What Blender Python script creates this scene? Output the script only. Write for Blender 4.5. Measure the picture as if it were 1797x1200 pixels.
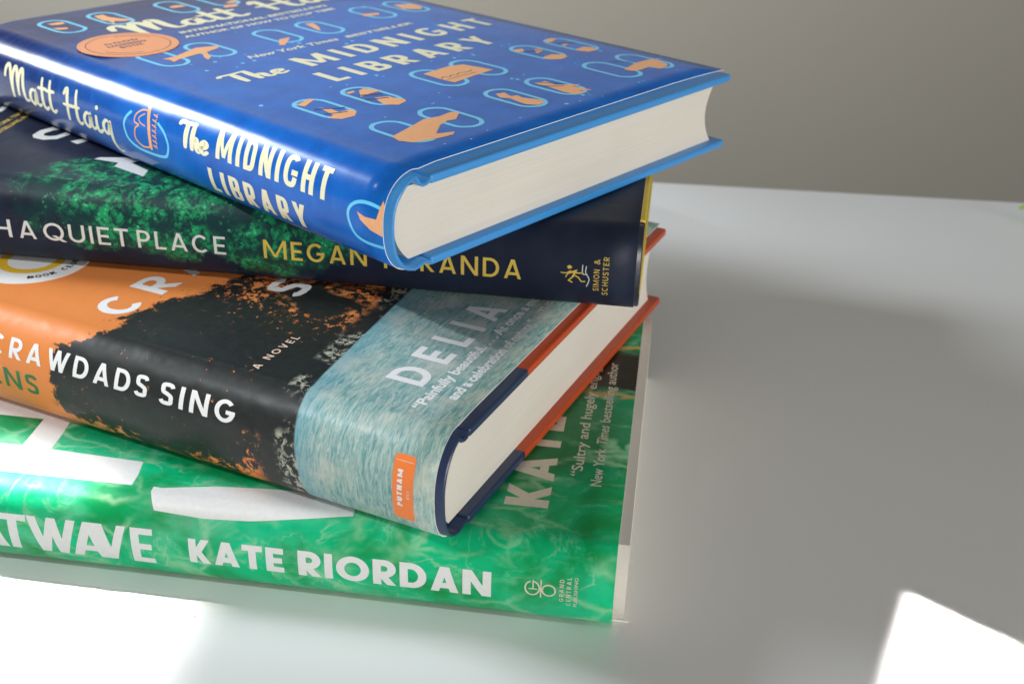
import bpy, bmesh, math, random
from mathutils import Vector, Matrix
random.seed(7)
SC = bpy.context.scene
for o in list(bpy.data.objects): bpy.data.objects.remove(o)
COL = SC.collection
MM = 0.001

# ------------------------------------------------------------------ camera
PITCH, ROLL, CAMH, FPX = 0.480417, 0.02862, 0.218471, 2119.6
fw = Vector((0, math.cos(PITCH), -math.sin(PITCH)))
r0 = Vector((1, 0, 0)); u0 = r0.cross(fw)
rt = math.cos(ROLL)*r0 + math.sin(ROLL)*u0
up = -math.sin(ROLL)*r0 + math.cos(ROLL)*u0
cd = bpy.data.cameras.new('camera'); cam = bpy.data.objects.new('camera', cd); COL.objects.link(cam)
M = Matrix((rt, up, -fw)).transposed().to_4x4(); M.translation = Vector((0, 0, CAMH))
cam.matrix_world = M
cd.sensor_width = 36.0; cd.lens = FPX/1797*36.0; cd.clip_start = 0.01; cd.clip_end = 50
cd.dof.use_dof = True; cd.dof.focus_distance = 0.335; cd.dof.aperture_fstop = 19.0
SC.camera = cam

# ------------------------------------------------------------------ world and lamps
wd = bpy.data.worlds.new('World'); SC.world = wd; wd.use_nodes = True
bg = wd.node_tree.nodes['Background']
bg.inputs[0].default_value = (0.90, 0.88, 0.83, 1); bg.inputs[1].default_value = 0.215
SC.view_settings.view_transform = 'Standard'; SC.view_settings.look = 'None'
SC.view_settings.exposure = 0; SC.view_settings.gamma = 1
try: SC.view_settings.use_curve_mapping = False
except Exception: pass

def area(name, pos, target, sx, sy, power, color, spread=180):
    l = bpy.data.lights.new(name, 'AREA'); l.shape = 'RECTANGLE'; l.size = sx; l.size_y = sy
    l.energy = power; l.color = color; l.spread = math.radians(spread)
    o = bpy.data.objects.new(name, l); COL.objects.link(o)
    o.location = pos; o.rotation_euler = (Vector(target)-Vector(pos)).to_track_quat('-Z', 'Y').to_euler()
    return o
CEN = Vector((0, 0.32, 0.06))
def along(az, el, d):                      # a point at azimuth / elevation (degrees) as seen from the books
    a, e = math.radians(az), math.radians(el)
    return CEN + d*Vector((math.cos(a)*math.cos(e), math.sin(a)*math.cos(e), math.sin(e)))
area('window_sky_light', along(159, 27, 1.15), CEN, 0.22, 0.38, 14.0, (0.88, 0.94, 1.0))
area('room_fill_light', along(-50, 8, 1.1), CEN, 1.0, 0.4, 1.75, (1.0, 0.96, 0.90), 62)

# light falling through the window: far spot lamps whose beams are masked to drawn outlines
def window_beam(name, az, el, dist, aim, radius, color, watts, beam_outlines):
    """az, el = direction of travel; openings = convex polygons on the table top (counter-clockwise) with the softness of each edge, in metres"""
    a, e = math.radians(az), math.radians(el)
    d = Vector((math.cos(a)*math.cos(e), math.sin(a)*math.cos(e), -math.sin(e)))
    l = bpy.data.lights.new(name, 'SPOT'); l.energy = 1.0; l.color = color
    l.shadow_soft_size = radius; l.spot_size = math.radians(60); l.spot_blend = 0.0
    o = bpy.data.objects.new(name, l); COL.objects.link(o)
    o.location = Vector(aim) - d*dist
    o.rotation_euler = d.to_track_quat('-Z', 'Y').to_euler()
    bpy.context.view_layer.update()
    inv = o.matrix_world.inverted()
    l.use_nodes = True; nt = l.node_tree; em = nt.nodes['Emission']
    tc = nt.nodes.new('ShaderNodeTexCoord'); sp = nt.nodes.new('ShaderNodeSeparateXYZ')
    nt.links.new(tc.outputs['Normal'], sp.inputs[0])
    def lm(op, p, q=None, r=None):
        n = nt.nodes.new('ShaderNodeMath'); n.operation = op
        for i, v in enumerate((p, q, r)):
            if v is None: continue
            if isinstance(v, (int, float)): n.inputs[i].default_value = v
            else: nt.links.new(v, n.inputs[i])
        return n.outputs[0]
    depth = lm('MULTIPLY', sp.outputs[2], -1.0)
    bu, bv = lm('DIVIDE', sp.outputs[0], depth), lm('DIVIDE', sp.outputs[1], depth)
    total = None
    for poly, soft in beam_outlines:
        q = []
        for x, y in poly:
            p = inv @ Vector((x, y, 0)); q.append((p.x/-p.z, p.y/-p.z))
        n = len(q); m = None
        sg = 1 if sum(q[i][0]*q[(i+1) % n][1]-q[(i+1) % n][0]*q[i][1] for i in range(n)) > 0 else -1
        for i in range(n):
            (x0, y0), (x1, y1) = q[i], q[(i+1) % n]; ln = math.hypot(x1-x0, y1-y0)
            nx, ny = -sg*(y1-y0)/ln, sg*(x1-x0)/ln
            dd = lm('ADD', lm('MULTIPLY', bu, nx), lm('MULTIPLY_ADD', bv, ny, -(nx*x0+ny*y0)))
            mr = nt.nodes.new('ShaderNodeMapRange'); mr.interpolation_type = 'SMOOTHSTEP'
            nt.links.new(dd, mr.inputs[0]); mr.inputs[1].default_value = -soft[i]/dist; mr.inputs[2].default_value = soft[i]/dist
            m = mr.outputs[0] if m is None else lm('MULTIPLY', m, mr.outputs[0])
        total = m if total is None else lm('MAXIMUM', total, m)
    nt.links.new(lm('MULTIPLY', total, watts), em.inputs['Strength'])
window_beam('sun_beam_light', -23.8, 43, 3.5, (0, .25, 0), .0015, (1.0, .97, .93), 3200.0,
            [([(-0.0905, 0.2279), (-0.0848, 0.2685), (-0.16, 0.300), (-0.9, 0.318), (-0.9, -0.05), (-0.124, 0.005)], [.013, .010, .012, .02, .02, .02]),
             ([(0.1145, 0.2727), (0.0972, 0.2365), (0.074, 0.18), (0.06, 0.08), (0.30, -0.20), (0.52, -0.075)], [.0012, .002, .004, .01, .02, .0010])])
window_beam('window_key_light', 27, 48.5, 1.2, (-.05, .30, .03), .018, (.95, .97, 1.0), 23.0,
            [([(0.055, 0.345), (0.16, 0.60), (-0.8, 0.60), (-0.8, 0.345), (0.043, 0.236)], [.010, .06, .06, .04, .035])])  # added outline, shaped to hold the key off the table's front and right

# ------------------------------------------------------------------ helpers
def link(o, parent=None):
    COL.objects.link(o)
    if parent is not None: o.parent = parent
    return o
def mesh_obj(name, bm, mats, parent=None, smooth=False):
    me = bpy.data.meshes.new(name); bm.to_mesh(me); bm.free()
    for m in (mats if isinstance(mats, (list, tuple)) else [mats]): me.materials.append(m)
    if smooth:
        for p in me.polygons: p.use_smooth = True
    return link(bpy.data.objects.new(name, me), parent)
def tag(o, label, cat, group=None):
    o['label'] = label; o['category'] = cat
    if group: o['group'] = group
    return o

class NT:                                   # short-hand for building a material's nodes
    def __init__(s, name):
        s.m = bpy.data.materials.new(name); s.m.use_nodes = True; s.t = s.m.node_tree
        s.b = s.t.nodes['Principled BSDF']
    def n(s, typ, **kw):
        n = s.t.nodes.new(typ)
        for k, v in kw.items(): setattr(n, k, v)
        return n
    def put(s, sock, v):
        if hasattr(v, 'links') or hasattr(v, 'is_linked'): s.t.links.new(v, sock)
        elif isinstance(v, (tuple, list)) and len(v) == 3 and sock.type == 'RGBA': sock.default_value = (*v, 1)
        else: sock.default_value = v
    def math(s, op, a, b=None, c=None, clamp=False):
        n = s.n('ShaderNodeMath', operation=op, use_clamp=clamp)
        for i, v in enumerate((a, b, c)):
            if v is not None: s.put(n.inputs[i], v)
        return n.outputs[0]
    def step(s, v, lo, hi):
        n = s.n('ShaderNodeMapRange', interpolation_type='SMOOTHSTEP')
        s.put(n.inputs[0], v); s.put(n.inputs[1], lo); s.put(n.inputs[2], hi); return n.outputs[0]
    def mix(s, f, a, b, mode='MIX'):
        n = s.n('ShaderNodeMix', data_type='RGBA', blend_type=mode)
        s.put(n.inputs[0], f); s.put(n.inputs[6], a); s.put(n.inputs[7], b); return n.outputs[2]
    def uv(s, sx=1, sy=1, rot=0, name='art'):
        n = s.n('ShaderNodeUVMap', uv_map=name); m = s.n('ShaderNodeMapping')
        m.inputs['Scale'].default_value = (sx, sy, 1); m.inputs['Rotation'].default_value = (0, 0, rot)
        s.t.links.new(n.outputs[0], m.inputs[0]); return m.outputs[0]
    def obj(s, sx=1, sy=1, sz=1):
        n = s.n('ShaderNodeTexCoord'); m = s.n('ShaderNodeMapping'); m.inputs['Scale'].default_value = (sx, sy, sz)
        s.t.links.new(n.outputs['Object'], m.inputs[0]); return m.outputs[0]
    def sep(s, v):
        n = s.n('ShaderNodeSeparateXYZ'); s.t.links.new(v, n.inputs[0]); return n.outputs
    def noise(s, vec, scale, detail=4, rough=.5, dist=0):
        n = s.n('ShaderNodeTexNoise'); s.t.links.new(vec, n.inputs['Vector'])
        n.inputs['Scale'].default_value = scale; n.inputs['Detail'].default_value = detail
        n.inputs['Roughness'].default_value = rough; n.inputs['Distortion'].default_value = dist
        return n.outputs[0]
    def voro(s, vec, scale, feature='F1', rnd=1):
        n = s.n('ShaderNodeTexVoronoi', feature=feature); s.t.links.new(vec, n.inputs['Vector'])
        n.inputs['Scale'].default_value = scale; n.inputs['Randomness'].default_value = rnd
        return n.outputs['Distance']
    def bump(s, h, strength, dist=.0002):
        n = s.n('ShaderNodeBump'); n.inputs['Strength'].default_value = strength; n.inputs['Distance'].default_value = dist
        s.t.links.new(h, n.inputs['Height']); s.t.links.new(n.outputs[0], s.b.inputs['Normal'])
    def fin(s, col, rough=.5, coat=0, coat_r=.1, spec=.5):
        s.put(s.b.inputs['Base Color'], col); s.put(s.b.inputs['Roughness'], rough)
        s.b.inputs['Coat Weight'].default_value = coat; s.b.inputs['Coat Roughness'].default_value = coat_r
        s.b.inputs['Specular IOR Level'].default_value = spec
        return s.m

def plain(name, col, rough=.5, coat=0, coat_r=.1, var=.06, scale=300, spec=.5):
    t = NT(name); v = t.obj()
    f = t.noise(v, scale, 3)
    dark = tuple(c*(1-var) for c in col); light = tuple(min(1, c*(1+var)) for c in col)
    return t.fin(t.mix(f, dark, light), rough, coat, coat_r, spec)

# ------------------------------------------------------------------ outlines, strokes and lettering (all in 2-D, then laid on a cover)
def clip_poly(poly, axis, lim, keep_less):
    out = []; n = len(poly)
    for i in range(n):
        a, b = poly[i], poly[(i+1) % n]
        ia = (a[axis] <= lim) if keep_less else (a[axis] >= lim)
        ib = (b[axis] <= lim) if keep_less else (b[axis] >= lim)
        if ia: out.append(a)
        if ia != ib:
            t = (lim-a[axis])/(b[axis]-a[axis]); out.append((a[0]+t*(b[0]-a[0]), a[1]+t*(b[1]-a[1])))
    return out
def spline(pts, n=8, closed=False):
    P = list(pts); N = len(P); out = []
    rng = range(N if closed else N-1)
    for i in rng:
        if closed: p0, p1, p2, p3 = P[i-1], P[i], P[(i+1) % N], P[(i+2) % N]
        else: p0, p1, p2, p3 = P[max(i-1, 0)], P[i], P[i+1], P[min(i+2, N-1)]
        for k in range(n):
            t = k/n
            out.append(tuple(.5*((2*b)+(-a+c)*t+(2*a-5*b+4*c-d)*t*t+(-a+3*b-3*c+d)*t**3) for a, b, c, d in zip(p0, p1, p2, p3)))
    if not closed: out.append(tuple(P[-1]))
    return out
def ribbon(pts, w, closed=False, caps=False):
    """quads along a polyline; w is a width or a list of widths per point"""
    n = len(pts); W = w if isinstance(w, (list, tuple)) else [w]*n
    L, R = [], []
    for i in range(n):
        a = pts[i-1] if (closed or i > 0) else None
        b = pts[(i+1) % n] if (closed or i < n-1) else None
        p = pts[i]; ds = []
        for q, s in ((a, 1), (b, -1)):
            if q is not None:
                dx, dy = (p[0]-q[0])*s, (p[1]-q[1])*s; l = math.hypot(dx, dy) or 1e-9; ds.append((dx/l, dy/l))
        d = ds[0] if len(ds) == 1 else ((ds[0][0]+ds[1][0]), (ds[0][1]+ds[1][1]))
        l = math.hypot(*d) or 1e-9; d = (d[0]/l, d[1]/l)
        k = 1 if len(ds) == 1 else 1/max(.35, d[0]*ds[0][0]+d[1]*ds[0][1])
        h = W[i]/2*k; nx, ny = -d[1]*h, d[0]*h
        L.append((p[0]+nx, p[1]+ny)); R.append((p[0]-nx, p[1]-ny))
    F = []
    for i in range(n if closed else n-1):
        j = (i+1) % n; F.append([R[i], R[j], L[j], L[i]])
    if caps and not closed:
        for (e, o) in ((0, 1), (n-1, n-2)):
            p = pts[e]; a0 = math.atan2(p[1]-pts[o][1], p[0]-pts[o][0]); h = W[e]/2
            F.append([(p[0]+h*math.cos(a0+t), p[1]+h*math.sin(a0+t)) for t in [(-.5+k/8)*math.pi for k in range(9)]])
    return F
def arc(cx, cy, rx, ry, a0, a1, n=20, p=2.0):
    out = []
    for k in range(n+1):
        t = math.radians(a0+(a1-a0)*k/n); c, s = math.cos(t), math.sin(t)
        out.append((cx+rx*math.copysign(abs(c)**(2/p), c), cy+ry*math.copysign(abs(s)**(2/p), s)))
    return out
def glyph(ch, w, t, p=2.0):
    """capital letter of height 1, width w, stem t: list of faces"""
    h = t/2; S = []; x = w-h
    def line(*pts): S.append(ribbon(list(pts), t))
    def diag(x0, y0, x1, y1, kt=.96):                                   # runs past both ends, cut level with the line
        dx, dy = x1-x0, y1-y0; F = ribbon([(x0-dx*.3, y0-dy*.3), (x1+dx*.3, y1+dy*.3)], t*kt)
        lo, hi = min(y0, y1), max(y0, y1)
        S.append([q for q in (clip_poly(clip_poly(f, 1, hi, True), 1, lo, False) for f in F) if len(q) > 2])
    if ch == 'I': line((h, 0), (h, 1))
    elif ch == 'L': line((h, 0), (h, 1)); line((t, h), (w, h))
    elif ch == 'E':
        line((h, 0), (h, 1))
        for y, k in ((1-h, 1), (.5, .92), (h, 1)): line((t, y), (w*k, y))
    elif ch == 'F': line((h, 0), (h, 1)); line((t, 1-h), (w, 1-h)); line((t, .5), (w*.9, .5))
    elif ch == 'H': line((h, 0), (h, 1)); line((x, 0), (x, 1)); line((t, .5), (w-t, .5))
    elif ch == 'T': line((0, 1-h), (w, 1-h)); line((w/2, 0), (w/2, 1-t))
    elif ch == 'U': S.append(ribbon([(h, 1)]+arc(w/2, .36, w/2-h, .36-h, 180, 360, 18, p)+[(x, 1)], t))
    elif ch in 'OQ':
        S.append(ribbon(arc(w/2, .5, w/2-h, .5-h, 0, 360, 36, p)[:-1], t, True))
        if ch == 'Q': diag(w*.5, .3, w*.98, -.04)
    elif ch == 'C': S.append(ribbon(arc(w/2, .5, w/2-h, .5-h, 44, 316, 28, p), t))
    elif ch == 'G':
        S.append(ribbon(arc(w/2, .5, w/2-h, .5-h, 46, 345, 28, p), t)); line((w*.55, .46), (w, .46))
    elif ch == 'D': S.append(ribbon([(h, h), (h, 1-h)]+arc(w*.42, .5, w*.58-h, .5-h, 90, -90, 20, p), t, True))
    elif ch in 'PRB':
        yb = .44 if ch != 'B' else .5
        line((h, 0), (h, 1)); ry = (1-h-yb)/2
        S.append(ribbon([(t, 1-h)]+arc(w*.5, yb+ry, w*.5-h, ry, 90, -90, 14, p)+[(t, yb)], t))
        if ch == 'R': diag(w*.42, yb-h*.4, w-h*1.1, 0)
        if ch == 'B':
            ry = (yb-h)/2; S.append(ribbon([(t, yb)]+arc(w*.52, h+ry, w*.52-h+.01, ry, 90, -90, 14, p)+[(t, h)], t))
    elif ch == 'A': diag(h*1.05, 0, w/2-h*.1, 1); diag(w-h*1.05, 0, w/2+h*.1, 1); line((w*.22, .27), (w*.78, .27))
    elif ch == 'V': diag(h*1.05, 1, w/2, 0); diag(w-h*1.05, 1, w/2, 0)
    elif ch == 'W':
        for a, b in ((0, .28), (.5, .28), (.5, .72), (1, .72)):
            diag(h+a*(w-t), 1, h+b*(w-t), 0)
    elif ch == 'M': line((h, 0), (h, 1)); line((x, 0), (x, 1)); diag(h*1.2, 1, w/2, .1, .8); diag(w-h*1.2, 1, w/2, .1, .8)
    elif ch == 'N': line((h, 0), (h, 1)); line((x, 0), (x, 1)); diag(h*1.1, 1, w-h*1.1, 0)
    elif ch == 'Y': diag(h, 1, w/2, .42); diag(w-h, 1, w/2, .42); line((w/2, 0), (w/2, .46))
    elif ch == 'K': line((h, 0), (h, 1)); diag(t*.95, .40, w-h*1.2, 1); diag(w*.36, .56, w-h*1.1, 0)
    elif ch == 'S':
        P = [(w-h*.7, .79), (w*.78, 1-h*1.25), (w*.5, 1-h), (w*.2, 1-h*1.5), (h, .74), (w*.22, .585), (w*.5, .515), (w*.8, .42), (w-h, .265), (w*.8, h*1.45), (w*.48, h), (w*.2, h*1.25), (h*.5, .21)]
        S.append(ribbon(spline(P, 6), t))
    elif ch == '&':
        P = [(w, 0), (w*.3, .72), (w*.45, .96), (w*.64, .74), (w*.12, .32), (w*.35, .05), (w*.95, .45)]
        S.append(ribbon(spline(P, 6), t*.8))
    return S
WID = dict(A=.78, B=.62, C=.78, D=.74, E=.54, F=.52, G=.84, H=.74, I=0, K=.66, L=.5, M=1.1, N=.78, O=.92, P=.6, Q=.92, R=.64, S=.56, T=.62, U=.72, V=.76, W=1.1, Y=.7)
WID['&'] = .7
def caps_text(s, t=.16, wf=1.0, track=.14, p=2.0, space=.36):
    """list of strokes (each a list of faces) and the advance; cap height 1"""
    x = 0; S = []
    for ch in s:
        if ch == ' ': x += space*wf; continue
        w = max(WID[ch]*wf, t if ch == 'I' else t*1.9)
        for st in glyph(ch, w, t, p): S.append([[(a+x, b) for a, b in f] for f in st])
        x += w+track
    return S, x-track
FONT_CACHE = {}
def font_text(s, bold=0.0, shear=0.0):
    """small copy set in Blender's built-in face: one stroke of triangles, and its width; capital height 1"""
    cu = bpy.data.curves.new('t', 'FONT'); cu.body = s; cu.offset = bold; cu.shear = shear; cu.resolution_u = 3
    o = bpy.data.objects.new('t', cu); COL.objects.link(o)
    dg = bpy.context.evaluated_depsgraph_get(); me = bpy.data.meshes.new_from_object(o.evaluated_get(dg))
    V = [v.co for v in me.vertices]; F = [[(V[i].x/.69, V[i].y/.69) for i in pl.vertices] for pl in me.polygons]
    bpy.data.objects.remove(o); bpy.data.curves.remove(cu); bpy.data.meshes.remove(me)
    xs = [q[0] for f in F for q in f]
    return [F], (max(xs) if xs else 0)

class Art:
    """collects flat printed shapes in cover coordinates (a = across from the spine, y = up from the tail; mm)"""
    def __init__(s): s.items = []
    def strokes(s, S, mat, fn, lift=0.0):
        for k, st in enumerate(S):
            for f in st: s.items.append(([fn(*q) for q in f], mat, lift+0.006*(k % 6)))
    def text(s, S, width, mat, origin, length, height, rdir=(1, 0), lift=0.0):
        """fit text of natural width `width`, height 1 into length x height; rdir = reading direction"""
        ux, uy = rdir; vx, vy = -uy, ux; kx = length/width
        s.strokes(S, mat, lambda x, y: (origin[0]+ux*x*kx+vx*y*height, origin[1]+uy*x*kx+vy*y*height), lift)
    def poly(s, pts, mat, lift=0.0): s.items.append((list(pts), mat, lift))
    def line(s, pts, w, mat, closed=False, lift=0.0, caps=True):
        for f in ribbon(pts, w, closed, caps): s.items.append((f, mat, lift))

class Profile:
    """cross-section of a cover wrapped round a rounded spine. a = x on the front cover and runs on round the spine"""
    def __init__(s, W, T, bulge, x0, p, zlo=0.0, n=44, hinge=None, shoulder=None):
        s.W, s.T, s.x0 = W, T, x0
        zc, c = (T+zlo)/2, (T-zlo)/2
        half = []
        for k in range(n+1):
            t = math.pi/2+math.pi*k/n; cs, sn = math.cos(t), math.sin(t)
            xx, pp = shoulder if (shoulder and sn > 0) else (x0, p)      # a rounder upper shoulder
            half.append((xx+(bulge+xx)*math.copysign(abs(cs)**(2/pp), cs), zc+c*math.copysign(abs(sn)**(2/pp), sn)))
        x0 = half[0][0]
        P = [(W, T)]
        m = 24
        for k in range(1, m): P.append((W+(x0-W)*k/m, T))
        P += half
        for k in range(1, m): P.append((half[-1][0]+(W-half[-1][0])*k/m, zlo))
        P.append((W, zlo))
        if hinge:
            hx, hd = hinge
            P = [(x, z-hd*math.exp(-((x-hx)/1.8)**2)) if z > zc else (x, z+hd*.5*math.exp(-((x-hx)/1.8)**2)) for x, z in P]
        s.P = P; s.A = [W]
        for i in range(1, len(P)): s.A.append(s.A[-1]-math.dist(P[i], P[i-1]))
        i0 = m; i1 = m+n
        s.ac = (s.A[i0]+s.A[i1])/2; s.S = s.A[i0]-s.A[i1]
        s.N = []
        for i in range(len(P)):
            a, b = P[max(i-1, 0)], P[min(i+1, len(P)-1)]; dx, dz = b[0]-a[0], b[1]-a[1]; l = math.hypot(dx, dz)
            s.N.append((dz/l, -dx/l))
    def at(s, a, off=0):
        A = s.A
        if a >= A[0]: i = 0
        elif a <= A[-1]: i = len(A)-2
        else:
            lo, hi = 0, len(A)-1
            while hi-lo > 1:
                m = (lo+hi)//2
                if A[m] >= a: lo = m
                else: hi = m
            i = lo
        t = (A[i]-a)/(A[i]-A[i+1])
        x = s.P[i][0]+t*(s.P[i+1][0]-s.P[i][0]); z = s.P[i][1]+t*(s.P[i+1][1]-s.P[i][1])
        nx = s.N[i][0]+t*(s.N[i+1][0]-s.N[i][0]); nz = s.N[i][1]+t*(s.N[i+1][1]-s.N[i][1])
        return x+nx*off, z+nz*off

def wrap_sheet(name, prof, y0, y1, thick, art, mats, parent, wob=None):
    """paper cover: outer and inner skin, edges, and its printed shapes, one mesh. mats[0] = print ground, mats[1] = bare paper"""
    bm = bmesh.new(); uvl = bm.loops.layers.uv.new('art')
    ny = 26; ys = [y0+(y1-y0)*k/ny for k in range(ny+1)]
    wob = wob or (lambda a, y: 0.0)
    def pt(a, y, off):
        x, z = prof.at(a, off+wob(a, y)); return Vector((x*MM, y*MM, z*MM))
    def face(pts, uvs, mi, sm=True):
        try: f = bm.faces.new([bm.verts.new(q) if not hasattr(q, 'index') else q for q in pts])
        except ValueError: return
        f.material_index = mi; f.smooth = sm
        for l, q in zip(f.loops, uvs): l[uvl].uv = (q[0]*MM, q[1]*MM)
    rows = []
    for off in (0, -thick):
        rows.append([[bm.verts.new(pt(a, y, off)) for a in prof.A] for y in ys])
    nA = len(prof.A)
    for j in range(ny):
        for i in range(nA-1):
            q = [(prof.A[i], ys[j]), (prof.A[i], ys[j+1]), (prof.A[i+1], ys[j+1]), (prof.A[i+1], ys[j])]
            o = rows[0]; face([o[j][i], o[j+1][i], o[j+1][i+1], o[j][i+1]], q, 0)
            o = rows[1]; face([o[j][i+1], o[j+1][i+1], o[j+1][i], o[j][i]], q, 1)
    for j in (0, ny):
        for i in range(nA-1):
            a, b = rows[0][j], rows[1][j]; q = [a[i], a[i+1], b[i+1], b[i]]
            face(q if j == 0 else q[::-1], [(0, 0)]*4, 1, False)
    for i in (0, nA-1):
        for j in range(ny):
            a, b = rows[0], rows[1]; q = [a[j][i], b[j][i], b[j+1][i], a[j+1][i]]
            face(q if i == 0 else q[::-1], [(0, 0)]*4, 1, False)
    # printed shapes
    if art and art.items:
        b2 = bmesh.new(); lay = b2.faces.layers.int.new('m'); lv = b2.verts.layers.float.new('l')
        for pts, mi, lift in art.items:
            vs = []
            for q in pts:
                v = b2.verts.new((q[0], q[1], 0)); v[lv] = lift; vs.append(v)
            try: f = b2.faces.new(vs)
            except ValueError: continue
            f[lay] = mi
        b2.faces.ensure_lookup_table()
        bmesh.ops.triangulate(b2, faces=[f for f in b2.faces if len(f.verts) > 4])
        def cut(co, no):
            g = b2.verts[:]+b2.edges[:]+b2.faces[:]
            bmesh.ops.bisect_plane(b2, geom=g, dist=1e-5, plane_co=co, plane_no=no)
        amin = min(v.co.x for v in b2.verts); amax = max(v.co.x for v in b2.verts)
        for a in prof.A:
            if amin < a < amax: cut((a, 0, 0), (1, 0, 0))
        for a, y in ((y0, 1), (y1, -1)):
            g = b2.verts[:]+b2.edges[:]+b2.faces[:]
            bmesh.ops.bisect_plane(b2, geom=g, dist=1e-5, plane_co=(0, a, 0), plane_no=(0, y, 0), clear_inner=True)
        for y in ys[1:-1]: cut((0, y, 0), (0, 1, 0))
        for f in b2.faces:
            P = [(v.co.x, v.co.y) for v in f.verts]
            ar = sum(P[k][0]*P[(k+1) % len(P)][1]-P[(k+1) % len(P)][0]*P[k][1] for k in range(len(P)))
            if abs(ar) < 1e-7: continue
            L = [(v.co.x, v.co.y, v[lv]) for v in f.verts]
            if ar < 0: L.reverse()
            face([pt(a, y, .035+l) for a, y, l in L], [(a, y) for a, y, l in L], f[lay])
        b2.free()
    # seat the outer print's winding: make the outer skin face outward
    return mesh_obj(name, bm, mats, parent)

def prism(name, poly, y0, y1, mats, parent, ny=1, smooth=False, bevel=0, matfn=None, cut=None):
    """solid with a cross-section in x,z (mm) run along y"""
    bm = bmesh.new(); n = len(poly); R = []
    for k in range(ny+1):
        y = y0+(y1-y0)*k/ny; R.append([bm.verts.new((x*MM, y*MM, z*MM)) for x, z in poly])
    for k in range(ny):
        for i in range(n):
            j = (i+1) % n; f = bm.faces.new((R[k][i], R[k][j], R[k+1][j], R[k+1][i])); f.smooth = smooth
    bm.faces.new(R[0][::-1]); bm.faces.new(R[-1])
    bmesh.ops.recalc_face_normals(bm, faces=bm.faces)
    if cut:
        bmesh.ops.bisect_plane(bm, geom=bm.verts[:]+bm.edges[:]+bm.faces[:], dist=1e-7, plane_co=(cut*MM, 0, 0), plane_no=(1, 0, 0))
    if bevel:
        es = [e for e in bm.edges if e.calc_face_angle(0) > .7]
        bmesh.ops.bevel(bm, geom=es, offset=bevel*MM, segments=3, profile=.5, affect='EDGES')
        for f in bm.faces: f.smooth = True
    if matfn:
        for f in bm.faces: f.material_index = matfn(f.calc_center_median()/MM)
    o = mesh_obj(name, bm, mats, parent)
    if smooth or bevel:
        for p in o.data.polygons: p.use_smooth = True
        try: o.data.set_sharp_from_angle(angle=math.radians(40))
        except Exception: pass
    return o

# ------------------------------------------------------------------ table and wall
def grid_box(name, x0, x1, y0, y1, z0, z1, mat, bevel=0):
    return prism(name, [(x0, z0), (x1, z0), (x1, z1), (x0, z1)], y0, y1, mat, None, bevel=bevel)
t = NT('white_tabletop'); v = t.obj()
f = t.noise(v, 2.5, 3); g = t.noise(v, 900, 2)
smu = t.noise(v, 9, 5, .65, .5); spk = t.step(t.voro(v, 95), .045, .02)
tcol = t.mix(f, (.765, .775, .775), (.80, .81, .81))
tcol = t.mix(t.math('MULTIPLY', spk, t.step(t.noise(v, 30, 2), .55, .62)), tcol, (.52, .51, .49))
M_TABLE = t.fin(tcol, t.math('MULTIPLY_ADD', t.step(smu, .35, .7), .14, .33), spec=.38)
t.bump(g, .03, .0001)
table = grid_box('table', -1100, 900, -350, 0, -26, 0, M_TABLE, bevel=1.5)
table.location = (0.0884, 0.6059, 0); table.rotation_euler = (0, 0, math.radians(-4.48))
# table front runs well behind the camera
tag(table, 'white laminate tabletop with bright sun patches under the stack of books', 'table')
for v_ in table.data.vertices:
    if v_.co.y < -.2: v_.co.y -= .75
t = NT('taupe_wall'); v = t.obj()
M_WALL = t.fin(t.mix(t.noise(v, 3, 4), (.50, .465, .40), (.555, .52, .45)), .8)
t.bump(t.noise(v, 260, 3), .12, .0006)
wall = grid_box('wall', -2600, 2600, 0, 80, -1400, 1700, M_WALL)
wall.location = (0, 1.22, 0); wall.rotation_euler = (0, 0, math.radians(-4.5))
tag(wall, 'plain matt taupe wall behind the white table', 'wall')

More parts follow.
